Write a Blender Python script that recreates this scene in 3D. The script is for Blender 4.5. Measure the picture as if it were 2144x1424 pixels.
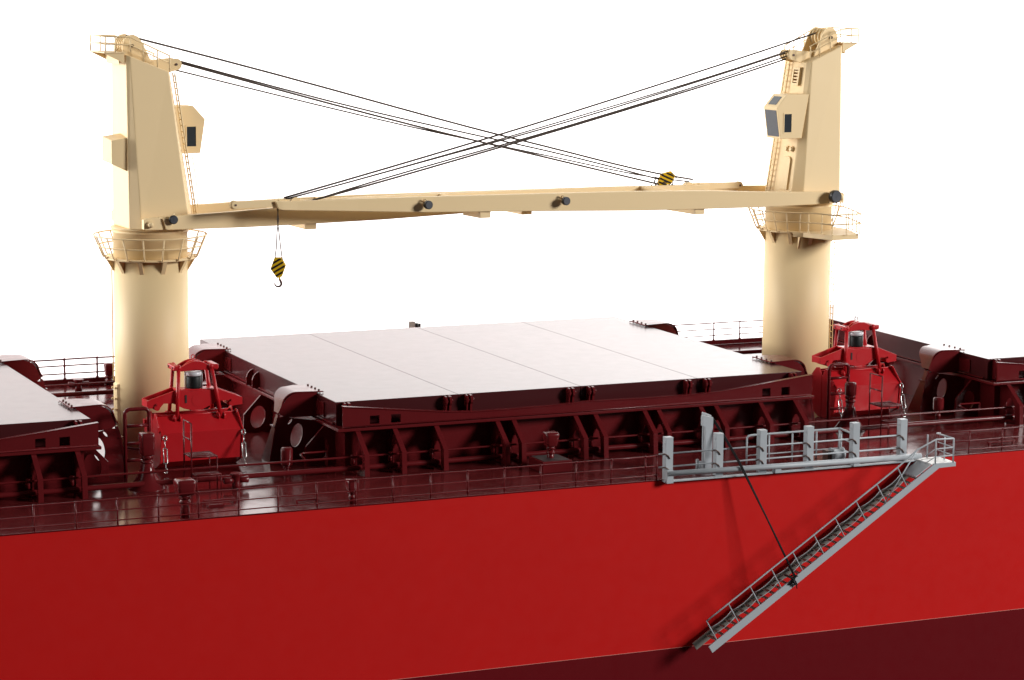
import bpy, math, random
from mathutils import Vector, Matrix
from mathutils.geometry import tessellate_polygon
random.seed(7)
for o in list(bpy.data.objects): bpy.data.objects.remove(o)
SC = bpy.context.scene
COL = SC.collection
pi = math.pi

# ------------------------------------------------------------------ camera
F = Vector((0.4024278, 0.90348512, -0.14753474)); R = Vector((0.91391804, -0.40582682, 0.00764248)); U = Vector((0.05296868, 0.1379102, 0.98902735))
cam = bpy.data.cameras.new('camera'); co = bpy.data.objects.new('camera', cam); COL.objects.link(co)
m = Matrix(((R.x, U.x, -F.x, -38.41423), (R.y, U.y, -F.y, -97.63069), (R.z, U.z, -F.z, 22.44212), (0, 0, 0, 1)))
co.matrix_world = m
cam.sensor_width = 36; cam.lens = 5427.62 / 2144 * 36; cam.clip_start = 1; cam.clip_end = 1000
SC.camera = co

# ------------------------------------------------------------------ world, lamps, exposure
w = bpy.data.worlds.new('World'); SC.world = w; w.use_nodes = True
w.node_tree.nodes['Background'].inputs[0].default_value = (1.0, 0.98, 0.95, 1)
w.node_tree.nodes['Background'].inputs[1].default_value = 0.03
def area(name, loc, target, sx, sy, power, color=(1, 1, 1)):
    l = bpy.data.lights.new(name, 'AREA'); l.shape = 'RECTANGLE'; l.size = sx; l.size_y = sy; l.energy = power; l.color = color
    o = bpy.data.objects.new(name, l); COL.objects.link(o); o.location = loc
    o.rotation_euler = (Vector(target) - Vector(loc)).to_track_quat('-Z', 'Y').to_euler()
area('key_softbox', (160, -138, 74), (14, 0, 2), 50, 50, 480000, (1, 0.985, 0.96))
area('left_softbox', (-66, 60, 20), (0, 16, 8), 34, 34, 66000, (1, 0.99, 0.97))
SC.view_settings.view_transform = 'Standard'; SC.view_settings.look = 'None'; SC.view_settings.exposure = 0; SC.view_settings.gamma = 1
SC.render.engine = 'CYCLES'
SC.cycles.max_bounces = 6

# ------------------------------------------------------------------ materials
def paint(name, col, rough=.4, var=.06, bump=.02, bscale=1.2, metallic=0, coat=0, spec=.5, rvar=.16):
    m = bpy.data.materials.new(name); m.use_nodes = True; nt = m.node_tree; b = nt.nodes['Principled BSDF']
    b.inputs['Roughness'].default_value = rough; b.inputs['Metallic'].default_value = metallic
    b.inputs['Coat Weight'].default_value = coat; b.inputs['Specular IOR Level'].default_value = spec
    tc = nt.nodes.new('ShaderNodeTexCoord')
    n = nt.nodes.new('ShaderNodeTexNoise'); n.inputs['Scale'].default_value = .35; n.inputs['Detail'].default_value = 6; n.inputs['Roughness'].default_value = .62
    nt.links.new(tc.outputs['Object'], n.inputs['Vector'])
    mx = nt.nodes.new('ShaderNodeMix'); mx.data_type = 'RGBA'
    mx.inputs[6].default_value = tuple(c * (1 - var) for c in col) + (1,); mx.inputs[7].default_value = tuple(min(1, c * (1 + var)) for c in col) + (1,)
    nt.links.new(n.outputs['Fac'], mx.inputs[0]); nt.links.new(mx.outputs[2], b.inputs['Base Color'])
    n3 = nt.nodes.new('ShaderNodeTexNoise'); n3.inputs['Scale'].default_value = 1.7; n3.inputs['Detail'].default_value = 5
    nt.links.new(tc.outputs['Object'], n3.inputs['Vector'])
    mr = nt.nodes.new('ShaderNodeMapRange'); mr.inputs[1].default_value = .3; mr.inputs[2].default_value = .7
    mr.inputs[3].default_value = max(.03, rough * (1 - rvar)); mr.inputs[4].default_value = min(1, rough * (1 + rvar))
    nt.links.new(n3.outputs['Fac'], mr.inputs[0]); nt.links.new(mr.outputs[0], b.inputs['Roughness'])
    if bump:
        n2 = nt.nodes.new('ShaderNodeTexNoise'); n2.inputs['Scale'].default_value = bscale * 5; n2.inputs['Detail'].default_value = 5
        nt.links.new(tc.outputs['Object'], n2.inputs['Vector'])
        bp = nt.nodes.new('ShaderNodeBump'); bp.inputs['Strength'].default_value = bump * 5; bp.inputs['Distance'].default_value = .02
        nt.links.new(n2.outputs['Fac'], bp.inputs['Height']); nt.links.new(bp.outputs['Normal'], b.inputs['Normal'])
    return m
HULL = paint('hull_red_paint', (.53, .011, .010), .5, .05, .004, spec=.1)
BOOT = paint('boot_topping_paint', (.125, .0045, .0075), .55, .06, .006, spec=.06)
DECK = paint('deck_maroon_paint', (.100, .011, .012), .15, .12, .0006, .5, rvar=.25, spec=.4)
MAR = paint('maroon_paint', (.108, .0085, .0105), .22, .12, .006, 1.5, spec=.22)
COVER = paint('hatch_cover_paint', (.057, .0105, .012), .21, .05, .0006, .4, rvar=.04, spec=.24)
CREAM = paint('cream_paint', (.80, .605, .335), .55, .015, .004, rvar=.04, spec=.4)
GRAB = paint('grab_red_paint', (.44, .011, .016), .34, .06, .01, 1.5, spec=.3)
GREY = paint('grey_paint', (.38, .41, .44), .45, .08, .03, 2)
TREAD_SHADE = paint('tread_shade_grey', (.23, .22, .195), .6, .2, .05, 2)  # brownish treads; on the inner stringer it puts shade into the grey
BLACK = paint('black_rubber', (.012, .012, .014), .35, .1, .02)
LENS = paint('lamp_face', (.06, .065, .08), .35, .15, .03, 3)
GLASS = paint('cab_glass', (.035, .042, .05), .12, .05, 0)
ROPE = paint('rope_fibre', (.075, .058, .048), .8, .3, .08, 6, spec=.2)
LASH = paint('lashing_rope', (.012, .010, .011), .7, .3, .08, 6, spec=.2)
YEL = paint('yellow_paint', (.80, .50, .01), .4, .08, .03)
STEEL = paint('bright_steel', (.62, .63, .62), .28, .08, .03, metallic=.9)
IRON = paint('dark_iron', (.10, .055, .045), .45, .2, .05, metallic=.3)
DRUM = paint('motor_black', (.008, .010, .010), .5, .1, 0, spec=.25)
DRUMLID = paint('motor_silver', (.62, .63, .66), .3, .06, .01)
DARK = paint('dark_interior', (.02, .006, .007), .6, .1, 0)
LINE = paint('pin_stripe', (.62, .20, .17), .5, .05, 0)
WHITE = paint('white_paint', (.8, .8, .78), .4, .03, .01)

# ------------------------------------------------------------------ mesh builder
class MB:
    def __init__(s): s.v = []; s.f = []; s.sm = []
    def add(s, vs, fs, smooth=False):
        b = len(s.v); s.v += [tuple(x) for x in vs]
        for f in fs: s.f.append([b + i for i in f]); s.sm.append(smooth)
        return s
    def box(s, x0, x1, y0, y1, z0, z1):
        x0, x1 = sorted((x0, x1)); y0, y1 = sorted((y0, y1)); z0, z1 = sorted((z0, z1))
        return s.add([(x0, y0, z0), (x1, y0, z0), (x1, y1, z0), (x0, y1, z0), (x0, y0, z1), (x1, y0, z1), (x1, y1, z1), (x0, y1, z1)],
                     [(0, 3, 2, 1), (4, 5, 6, 7), (0, 1, 5, 4), (1, 2, 6, 5), (2, 3, 7, 6), (3, 0, 4, 7)])
    def plate(s, poly, axis, a, b, holes=()):
        """poly in the two other axes (in xyz order), extruded along axis from a to b"""
        def P(q, t):
            return (t, q[0], q[1]) if axis == 'x' else (q[0], t, q[1]) if axis == 'y' else (q[0], q[1], t)
        loops = [list(poly)] + [list(h) for h in holes]
        flat = [q for l in loops for q in l]; n = len(flat)
        tri = tessellate_polygon([[Vector((q[0], q[1], 0)) for q in l] for l in loops])
        vs = [P(q, a) for q in flat] + [P(q, b) for q in flat]; fs = []
        for t in tri: fs.append(tuple(t)); fs.append(tuple(i + n for i in reversed(t)))
        k = 0
        for l in loops:
            for i in range(len(l)):
                j = (i + 1) % len(l); fs.append((k + i, k + j, k + j + n, k + i + n))
            k += len(l)
        return s.add(vs, fs)
    def tube(s, pts, r, n=8, closed=False, caps=True):
        pts = [Vector(p) for p in pts]; m = len(pts); rs = r if isinstance(r, (list, tuple)) else [r] * m
        vs = []; up = None
        for i, p in enumerate(pts):
            if closed: t = (pts[(i + 1) % m] - pts[i - 1])
            else: t = pts[min(i + 1, m - 1)] - pts[max(i - 1, 0)]
            t.normalize()
            if up is None: up = Vector((0, 0, 1)) if abs(t.z) < .9 else Vector((1, 0, 0))
            a = up - t * up.dot(t)
            if a.length < 1e-4: a = Vector((0, 1, 0)) - t * t.y
            a.normalize(); up = a; b = t.cross(a)
            sc = 1.0
            if 0 < i < m - 1 or closed:
                d0 = (pts[i] - pts[i - 1]).normalized(); c = max(.5, d0.dot(t)); sc = 1 / c
            for k in range(n):
                an = 2 * pi * k / n; vs.append(p + (a * math.cos(an) + b * math.sin(an)) * rs[i] * (1 if sc < 1.02 else min(sc, 1.2)))
        fs = []
        for i in range(m if closed else m - 1):
            j = (i + 1) % m
            for k in range(n): fs.append((i * n + k, i * n + (k + 1) % n, j * n + (k + 1) % n, j * n + k))
        s.add(vs, fs, True)
        if caps and not closed:
            b = len(s.v) - len(vs)
            s.f.append([b + k for k in reversed(range(n))]); s.sm.append(False)
            s.f.append([b + (m - 1) * n + k for k in range(n)]); s.sm.append(False)
        return s
    def cyl(s, p0, p1, r, r1=None, n=20): return s.tube([p0, p1], [r, r if r1 is None else r1], n)
    def lathe(s, prof, c=(0, 0, 0), n=28, a0=0, a1=2 * pi, smooth=True):
        full = abs(a1 - a0 - 2 * pi) < 1e-6; cnt = n if full else n + 1; vs = []
        for r, z in prof:
            for k in range(cnt):
                a = a0 + (a1 - a0) * k / n; vs.append((c[0] + r * math.cos(a), c[1] + r * math.sin(a), c[2] + z))
        fs = []
        for i in range(len(prof) - 1):
            for k in range(n):
                j = (k + 1) % cnt; fs.append((i * cnt + k, i * cnt + j, (i + 1) * cnt + j, (i + 1) * cnt + k))
        s.add(vs, fs, smooth)
        if full:
            b = len(s.v) - len(vs)
            s.f.append([b + k for k in reversed(range(cnt))]); s.sm.append(False)
            s.f.append([b + (len(prof) - 1) * cnt + k for k in range(cnt)]); s.sm.append(False)
        return s
    def loft(s, rings, closed=True, smooth=False):
        n = len(rings[0]); vs = [p for r in rings for p in r]; fs = []
        for i in range(len(rings) - 1):
            for k in range(n): fs.append((i * n + k, i * n + (k + 1) % n, (i + 1) * n + (k + 1) % n, (i + 1) * n + k))
        fs.append(tuple(reversed(range(n)))); fs.append(tuple((len(rings) - 1) * n + k for k in range(n)))
        return s.add(vs, fs, smooth)
    def ball(s, c, r, n=12, sz=1):
        prof = [(max(1e-3, r * math.sin(pi * i / 8)), -r * sz * math.cos(pi * i / 8)) for i in range(9)]
        return s.lathe(prof, c, n)
    def xf(s, fn): s.v = [tuple(fn(Vector(p))) for p in s.v]; return s
    def build(s, name, mat, parent=None, bevel=0, local=False):
        off = Vector((0, 0, 0))
        if parent is not None and not local:
            q = parent
            while q is not None: off += q.location; q = q.parent
        me = bpy.data.meshes.new(name)
        me.from_pydata([tuple(Vector(p) - off) for p in s.v], [], s.f); me.polygons.foreach_set('use_smooth', s.sm); me.update()
        import bmesh
        bm = bmesh.new(); bm.from_mesh(me); bmesh.ops.recalc_face_normals(bm, faces=bm.faces); bm.to_mesh(me); bm.free()
        me.materials.append(mat)
        o = bpy.data.objects.new(name, me); COL.objects.link(o); o.parent = parent
        if bevel:
            md = o.modifiers.new('bevel', 'BEVEL'); md.width = bevel; md.segments = 2; md.limit_method = 'ANGLE'; md.angle_limit = .6
            md.harden_normals = False
        return o
def tag(o, label, cat, group=None):
    o['label'] = label; o['category'] = cat
    if group: o['group'] = group
    return o
def thing(name, label, cat, loc=(0, 0, 0), group=None, rz=0, sz=1):
    o = bpy.data.objects.new(name, None); COL.objects.link(o); o.location = loc; o.rotation_euler = (0, 0, rz); o.scale = (1, 1, sz)
    return tag(o, label, cat, group)
def copy_tree(o, parent=None):
    c = o.copy(); COL.objects.link(c); c.parent = parent
    for ch in list(o.children): copy_tree(ch, c)
    return c
def ell(cx, cz, rx, rz, n=20, tilt=0):
    out = []
    for k in range(n):
        a = 2 * pi * k / n; x = rx * math.cos(a); z = rz * math.sin(a)
        out.append((cx + x * math.cos(tilt) - z * math.sin(tilt), cz + x * math.sin(tilt) + z * math.cos(tilt)))
    return out

# ------------------------------------------------------------------ setting
BEAM = 34.9
ZW = -7.53
b = MB()   # backlit white sweep that wraps round the back of the model
pts = [(-118, -30)] + [(-68 - 50 * math.cos(a), 32 + 50 * math.sin(a)) for a in [pi / 2 * k / 12 for k in range(13)]] + [(130 + 50 * math.sin(a), 32 + 50 * math.cos(a)) for a in [pi / 2 * k / 12 for k in range(13)]] + [(180, 0)]
n = len(pts); b.add([(x, y, -45) for x, y in pts] + [(x, y, 115) for x, y in pts], [(i, i + 1, i + 1 + n, i + n) for i in range(n - 1)], True)
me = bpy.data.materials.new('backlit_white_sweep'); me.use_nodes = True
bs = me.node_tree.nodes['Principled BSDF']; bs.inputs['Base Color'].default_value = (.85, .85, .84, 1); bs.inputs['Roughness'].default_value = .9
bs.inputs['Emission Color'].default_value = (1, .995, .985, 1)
# the sheet's emission stands in for backlight, raised rightward to whiten the hatch tops
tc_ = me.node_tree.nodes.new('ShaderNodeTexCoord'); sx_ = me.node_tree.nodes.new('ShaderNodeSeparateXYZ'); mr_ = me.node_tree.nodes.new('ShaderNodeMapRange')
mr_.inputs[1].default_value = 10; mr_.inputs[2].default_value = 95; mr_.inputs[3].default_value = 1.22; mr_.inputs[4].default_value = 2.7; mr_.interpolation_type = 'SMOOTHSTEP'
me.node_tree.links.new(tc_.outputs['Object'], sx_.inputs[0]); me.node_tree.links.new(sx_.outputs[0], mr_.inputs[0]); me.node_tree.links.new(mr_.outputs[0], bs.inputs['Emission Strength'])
o = b.build('backdrop', me); o['kind'] = 'structure'
o = MB().box(-45, 80, 0.02, BEAM, -.25, 0).build('deck', DECK); o['kind'] = 'structure'

hull = thing('ship_hull', 'bright red hull side with dark maroon lower band under the deck edge', 'ship hull', (14, 0, -15))
MB().add([(-45, 0, .0), (80, 0, .0), (80, 0, ZW), (-45, 0, ZW)], [(0, 1, 2, 3)]).build('side_plating', HULL, hull)
MB().add([(-45, 0, ZW), (80, 0, ZW), (80, 0, -16), (-45, 0, -16)], [(0, 1, 2, 3)]).build('lower_band', BOOT, hull)['label'] = 'dark maroon band below the waterline'
MB().box(-45, 80, -.012, .0, ZW - .010, ZW + .010).build('waterline_stripe', LINE, hull)
MB().tube([(-45, .0, .0), (80, .0, .0)], .03, 8).build('deck_edge_bar', MAR, hull)
MB().box(-45, 80, BEAM, BEAM + .05, -16, 0).build('side_plating', HULL, hull)
MB().box(-45, 80, 33.5, 33.75, 0, .32).build('far_waterway_bar', MAR, hull)

# ------------------------------------------------------------------ railings
def railing(label, y, xs, ends=None, z0=0, levels=(1.07, .62, .22), r=.03, group='maroon guard rails along the deck edges', x_ext=None, pr=.035):
    t = thing('railing', label, 'railing', (xs[0], y, z0), group)
    a, c = (xs[0], xs[-1]) if x_ext is None else x_ext
    for i, l in enumerate(levels):
        seg = []
        nst = max(2, int(abs(c - a) / 1.7)); 
        for k in range(nst + 1):
            x = a + (c - a) * k / nst; seg.append((x, y + random.uniform(-.012, .012), z0 + l + random.uniform(-.012, .012)))
        MB().tube(seg, r if i == 0 else r * .85, 8).build('rail', MAR, t)
    for x in xs:
        m_ = MB(); dx = random.uniform(-.025, .025)
        m_.tube([(x, y, z0), (x + dx, y, z0 + levels[0])], pr, 8)
        for l in levels: m_.ball((x + dx * l, y - .005, z0 + l), pr * 1.45, 8)
        m_.cyl((x, y, z0), (x, y, z0 + .05), pr * 1.7, n=8)
        m_.build('post', MAR, t)
    return t
railing('long maroon guard rail on the near deck edge, left of the grey posts', .06, [11.96, 11.45] + [11.45 - 1.665 * k for k in range(1, 20)])
railing('short maroon guard rail on the near deck edge, right of the boarding ladder platform', .06, [26.3, 27.95] + [27.95 + 1.8 * k for k in range(1, 9)])
railing('far maroon guard rail behind the left crane column', 33.6, [-14.1 + 1.73 * k for k in range(7)], z0=.32, levels=(1.04, .7, .28), x_ext=(-16, -2.6), r=.042, pr=.05)
railing('far maroon guard rail behind the column of the right crane', 33.6, [32.85 + 1.72 * k for k in range(8)], z0=.32, levels=(1.0, .63, .27), x_ext=(30.0, 46), r=.036, pr=.042)

# ------------------------------------------------------------------ hatches
PROF = [(0, 2.91), (2.38, 2.65), (5.05, 2.37), (6.3, 2.31), (7.78, 2.30), (11.0, 2.36), (11.7, 2.41), (14.36, 2.37), (17.47, 2.38), (18.6, 2.43), (20.43, 2.61), (23.5, 2.93)]
def ztop(u):
    for (a, za), (c, zc) in zip(PROF, PROF[1:]):
        if a <= u <= c: return za + (zc - za) * (u - a) / (c - a)
    return PROF[-1][1]
HL = 23.4
SEAMS = [0, 5.78, 11.82, 17.82, 23.4]
STAYS = [.70, 2.44, 4.4, 7.35, 8.15, 11.2, 12.2, 14.7, 15.42, 17.6, 18.4, 20.75, 22.6]
def hatch(x0, lab_c, lab_k, ends, vis):
    lo, hi = vis
    # cover
    t = thing('hatch_cover', lab_c, 'hatch cover', (x0 + HL / 2, 17.5, 1.95), 'folding hatch covers')
    for i in range(4):
        a, c = x0 + SEAMS[i] + (.0045 if i else 0), x0 + SEAMS[i + 1] - (.0045 if i < 3 else 0)
        if c < lo or a > hi: continue
        p = MB().box(a, c, 7.45, 27.5, 1.96, 2.98).build('cover_panel', COVER, t, bevel=.02)
        # lugs with a little roller near each panel end
        for u, s in ((a + .5, 1), (c - .5, -1)):
            if not lo < u < hi: continue
            l = MB().plate([(7.46, 1.97), (7.46, 2.95), (7.30, 2.975), (7.12, 2.95), (7.04, 2.83), (7.04, 2.66), (7.12, 2.55), (7.18, 1.97)], 'x', u - .05, u + .05)
            l.plate([(7.46, 1.97), (7.46, 2.95), (7.30, 2.975), (7.12, 2.95), (7.04, 2.83), (7.04, 2.66), (7.12, 2.55), (7.18, 1.97)], 'x', u - .22, u - .16)
            l.cyl((u - .16, 7.18, 2.74), (u - .05, 7.18, 2.74), .09, n=12)
            l.ball((u + .08, 7.1, 2.78), .055, 8)
            l.build('lug', MAR, p)
    # coaming
    k = thing('hatch_coaming', lab_k, 'coaming', (x0 + HL / 2, 17.5, 0), 'hatch coamings with outboard stays')
    a, c = max(lo, x0 + .35), min(hi, x0 + HL - .35)
    MB().box(a, c, 7.30, 7.5, 0, 1.80).build('near_wall', MAR, k)
    MB().box(a, c, 26.8, 27.0, 0, 1.80).build('far_wall', MAR, k)
    fl = MB(); fa, fc = max(lo, x0 - .22), min(hi, x0 + HL + .22)
    fl.box(fa, fc, 6.58, 8.3, 1.80, 1.935)
    fl.box(fa, fc, 26.9, 28.4, 1.80, 1.935)
    if 'L' in ends: fl.box(x0 - .22, x0 + .6, 8.303, 26.897, 1.80, 1.935)
    if 'R' in ends: fl.box(x0 + HL - .6, x0 + HL + .22, 8.303, 26.897, 1.80, 1.935)
    fl.build('top_flange', MAR, k, bevel=.02)
    # outboard track plate with two square openings by each end
    tp = MB(); br = sorted(set([p_[0] for p_ in PROF] + [1.26, 1.70, 2.25, 2.70, 20.82, 21.26, 21.84, 22.29]))
    rim = MB(); rp = []
    for p0, p1 in zip(br, br[1:]):
        if x0 + p1 < lo or x0 + p0 > hi: continue
        za, zc = ztop(p0), ztop(p1); hole = any(a_ - 1e-6 <= p0 and p1 <= c_ + 1e-6 for a_, c_ in ((1.26, 1.70), (2.25, 2.70), (20.82, 21.26), (21.84, 22.29)))
        A, C = x0 + p0, x0 + p1
        if not rp: rp.append((A, 6.62, za))
        rp.append((C, 6.62, zc))
        if hole:
            tp.plate([(A, 1.96), (C, 1.96), (C, 2.06), (A, 2.06)], 'y', 6.60, 6.68)
            tp.plate([(A, 2.44), (C, 2.44), (C, zc), (A, za)], 'y', 6.60, 6.68)
        else: tp.plate([(A, 1.96), (C, 1.96), (C, zc), (A, za)], 'y', 6.60, 6.68)
    tp.build('track_plate', MAR, k)
    rings = [[(p[0], 6.55, p[2] - .015), (p[0], 6.80, p[2] - .015), (p[0], 6.80, p[2] + .025), (p[0], 6.55, p[2] + .025)] for p in rp]
    MB().loft(rings).build('track_rim', MAR, k)
    MB().tube([(fa + .2, 6.57, 1.99), (fc - .2, 6.57, 1.99)], .035, 6).build('weld_bar', MAR, k)
    for u in STAYS:
        x = x0 + u
        if not lo < x < hi: continue
        s = MB().plate([(7.299, 1.799), (6.66, 1.799), (5.56, 1.0), (5.50, .92), (5.50, 0), (7.299, 0)], 'x', x - .03, x + .03, [[(6.02, .12), (6.78, .12), (6.82, .55), (6.74, .9), (6.58, 1.12), (6.38, 1.16), (6.18, 1.05), (6.04, .8), (6.0, .5)]])
        s.loft([[(x - .11, y - .035, z - dz), (x + .11, y - .035, z - dz), (x + .11, y + .03, z + dz), (x - .11, y + .03, z + dz)] for y, z, dz in ((6.64, 1.798, .02), (5.53, .97, .02), (5.47, 0, 0))])
        s.build('stay', MAR, k)
        MB().cyl((x - .3, 6.45, .40), (x - .3, 6.45, .80), .09, n=12).build('pipe_clamp', MAR, k)
    # ends
    for side in ends:
        s = -1 if side == 'L' else 1; xe = x0 if side == 'L' else x0 + HL
        X = lambda d: xe - d * -s if False else xe + s * (-d) * -1 if False else xe + (d if s < 0 else -d)
        # d > 0 goes inboard (towards hatch centre), d < 0 sticks out over the deck between the hatches
        MB().box(X(.351), X(.55), 7.501, 26.8, 0, 1.8).build('end_wall', MAR, k)
        for gy in (8.6, 17.3, 26.2):
            MB().plate([(X(.349), 1.799), (X(-.14), 1.799), (X(-1.03), .86), (X(-1.06), 0), (X(.349), 0)], 'y', gy - .06, gy + .06, [ell(X(-.34), .72, .36, .54, 22, .25 * s)]).build('gusset', MAR, k, bevel=.012)
        for ry in (18.1, 19.0):
            MB().plate([(X(-.001), 1.96), (X(-.34), 1.96), (X(-.34), 2.35), (X(-.28), 2.52), (X(-.16), 2.66), (X(-.001), 2.74)], 'y', ry - .05, ry + .05).build('arched_rib', MAR, t, bevel=.01)
        MB().box(X(-.001), X(-.09), 7.7, 27.2, 1.97, 2.03).build('end_bar', MAR, t)
        for (y0, y1, near) in ((9.9, 11.7, 1), (23.3, 25.1, 0)):
            bpz = MB().box(X(-.002), X(-.06), y0 - 1.0, y0 - .05, 2.08, 2.74)
            for q in range(5):
                for z in (2.13, 2.69): bpz.cyl((X(-.06), y0 - .95 + .21 * q, z), (X(-.085), y0 - .95 + .21 * q, z), .025, n=6)
                if q < 3: bpz.cyl((X(-.06), y0 - .13, 2.25 + .15 * q), (X(-.085), y0 - .13, 2.25 + .15 * q), .025, n=6)
            bpz.build('bolted_plate', MAR, t)
            # folding arm: top skin curling down, two dark cheeks
            sk = [(.26, 3.04), (-.5, 3.065), (-.95, 3.08)] + [(-1.0 - .62 * math.sin(a) , 2.58 + .50 * math.cos(a)) for a in [math.radians(q) for q in (8, 18, 28, 38, 48, 58, 68, 78)]] + [(-1.66, 2.50), (-1.80, 2.20)]
            arm = MB(); rings = []
            for i, (d, z) in enumerate(sk):
                j0 = sk[max(i - 1, 0)]; j1 = sk[min(i + 1, len(sk) - 1)]; tx, tz = j1[0] - j0[0], j1[1] - j0[1]; L = math.hypot(tx, tz); nx, nz = tz / L * .05, -tx / L * .05
                yw = y1 + .05 if d > -.6 else y0 + (1.50 if z > 3.05 else .55 + .95 * max(0, (z - 2.2) / .88))
                rings.append([(X(d), y0 - .05, z), (X(d), yw, z), (X(d + nx), yw, z + nz), (X(d + nx), y0 - .05, z + nz)])
            A_ = MB().loft(rings, smooth=True).build('folding_arm', MAR, t)
            for fc_ in A_.data.polygons[-2:]: fc_.use_smooth = False
            ed_ = A_.modifiers.new('split', 'EDGE_SPLIT'); ed_.split_angle = .7
            A_['label'] = 'curved folding arm with a flat bolted top'
            ck = [(-.001, 3.035), (-.95, 3.07), (-1.21, 3.0), (-1.43, 2.84), (-1.60, 2.60), (-1.78, 2.18), (-1.55, 2.02), (-1.1, 1.98), (-.001, 1.97)]
            for yy in (y0, y0 + .42):
                MB().plate([(X(d), z) for d, z in ck], 'y', yy, yy + .1).build('cheek', MAR, A_)
            bl = MB()
            for q in range(4): bl.cyl((X(.14), y0 + .18 + q * .48, 3.085), (X(.14), y0 + .18 + q * .48, 3.15), .05, n=8)
            for q in range(5): bl.cyl((X(.29), y0 + .1 + q * .4, 3.03), (X(.33), y0 + .1 + q * .4, 3.03), .03, n=6)
            bl.build('bolts', IRON, A_)
            # pedestal with oval hole, standing on deck
            ped = MB()
            for yy in (y0,):
                ped.plate([(X(-1.80), 2.0), (X(-1.97), 1.58), (X(-2.24), 0), (X(.345), 0), (X(.345), 1.79), (X(-.25), 1.795), (X(-1.2), 1.96), (X(-1.5), 2.04)], 'y', yy, yy + .1,
                          [ell(X(-.98), 1.16, .27, .54, 22, -.22 * s * -1), ell(X(-1.28), 1.80, .05, .15, 10, -.7 * -s)] if True else ())
            ped.loft([[(X(-1.985), y0 - .02, 1.58), (X(-1.985), y0 + .42, 1.58), (X(-1.90), y0 + .42, 1.58), (X(-1.90), y0 - .02, 1.58)], [(X(-2.27), y0 - .02, 0), (X(-2.27), y0 + 1.08, 0), (X(-2.17), y0 + 1.08, 0), (X(-2.17), y0 - .02, 0)]])
            ped.box(X(-2.06), X(-1.86), y0 - .06, y0 + .5, 1.58, 1.64)
            ped.loft([[(X(-1.84), y0 + .02, 2.12), (X(-1.84), y0 + .3, 2.12), (X(-1.74), y0 + .3, 2.12), (X(-1.74), y0 + .02, 2.12)], [(X(-1.99), y0 + .02, 1.64), (X(-1.99), y0 + .3, 1.64), (X(-1.89), y0 + .3, 1.64), (X(-1.89), y0 + .02, 1.64)]])
            ped.build('arm_pedestal', MAR, k, bevel=.01)
hatch(0, 'wide closed hatch cover in the middle, between the two cranes', 'coaming with stays under the middle hatch cover', 'LR', (-5, 60))
hatch(-10.95 - HL, 'closed hatch cover left of the left crane, cut by the frame', 'coaming with stays under the left hatch cover', 'R', (-30, 60))
hatch(33.9, 'closed hatch cover at the right edge, behind the right grab', 'coaming with stays under the hatch cover at the right edge', 'L', (-30, 52))

# ------------------------------------------------------------------ pipes along the deck
def pipe(label, y, z, r):
    o_ = MB().tube([(-32 + k * 3.0, y, z + .01 * math.sin(k)) for k in range(30)], r, 12).build('deck_pipe', MAR); tag(o_, label, 'pipe')
pipe('thin upper deck pipe running past the near side of the hatches', 6.2, .76, .048)
pipe('thick lower deck pipe running past the near side of the hatches', 6.2, .27, .118)
pipe('thin upper deck pipe on the far side behind the hatches', 28.9, .80, .048)
pipe('thick lower deck pipe on the far side behind the hatches', 28.9, .31, .118)
def hpipe(label, x):
    t = thing('pipe_branch', label, 'pipe', (x, 7, 0), 'thin branch pipes by the folding arms')
    MB().tube([(x - .1, 7.3, .86), (x - 1.2, 7.3, .86), (x - 1.35, 7.2, .82), (x - 1.35, 6.6, .72)], .04, 8).build('bent_pipe', MAR, t)
    MB().cyl((x - .1, 7.3, 0), (x - .1, 7.3, .86), .05).build('upright', MAR, t)
hpipe('thin branch pipe in front of the left end of the middle coaming', -.4)
hpipe('thin branch pipe in front of the coaming at the right edge', 33.5)

# ------------------------------------------------------------------ vents
def vent(label, x, y, h, cw, ch, post, base=None, square=True, taper=.85):
    t = thing('deck_vent', label, 'vent', (x, y, 0), 'maroon deck vents')
    zb = h - ch; w_ = cw / 2
    def ring(s_, z, rr=.35):
        out = []
        for cx, cy, a0 in ((1, 1, 0), (-1, 1, 90), (-1, -1, 180), (1, -1, 270)):
            for k in range(5):
                a = math.radians(a0 + 22.5 * k); r_ = s_ * (rr if square else 1); c_ = s_ - r_
                out.append((x + cx * c_ + r_ * math.cos(a), y + cy * c_ + r_ * math.sin(a), z))
        return out
    MB().loft([ring(w_ * taper * .9, zb), ring(w_ * taper, zb + .04), ring(w_ * (1 + taper) / 2, zb + ch * .45), ring(w_, h - ch * .22), ring(w_ * .96, h - .07), ring(w_ * .82, h)], smooth=True).build('vent_cap', MAR, t, bevel=0)
    c_ = MB()
    c_.lathe([(post * 1.25, zb - .16), (post * 1.3, zb - .05), (post * 1.1, zb + .01)], (x, y, 0))
    c_.lathe([(post, 0), (post, zb - .1)], (x, y, 0))
    c_.lathe([(post * 1.28, zb - .34), (post * 1.28, zb - .25)], (x, y, 0))
    for k in range(8): c_.ball((x + post * 1.3 * math.cos(k * pi / 4), y + post * 1.3 * math.sin(k * pi / 4), zb - .13), .03, 6)
    c_.build('vent_neck', MAR, t)
    if base == 'cone':
        MB().lathe([(.82, 0), (.78, .03), (.42, .52), (.30, .85), (.24, 1.1), (.2, 1.12)], (x, y, 0)).build('cone_base', MAR, t)
    if base == 'box':
        m_ = MB().box(x - .7, x + .7, y - .75, y + .75, 0, .50); m_.build('box_base', MAR, t, bevel=.015)
        MB().box(x - .62, x + .62, y - .67, y + .67, .505, .515).build('box_lid', DARK, t)
    return t
vent('tall deck vent on a cone base between left hatch and left grab', -8.78, 6.6, 2.38, .60, .95, .20, 'cone', taper=.95)
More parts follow.
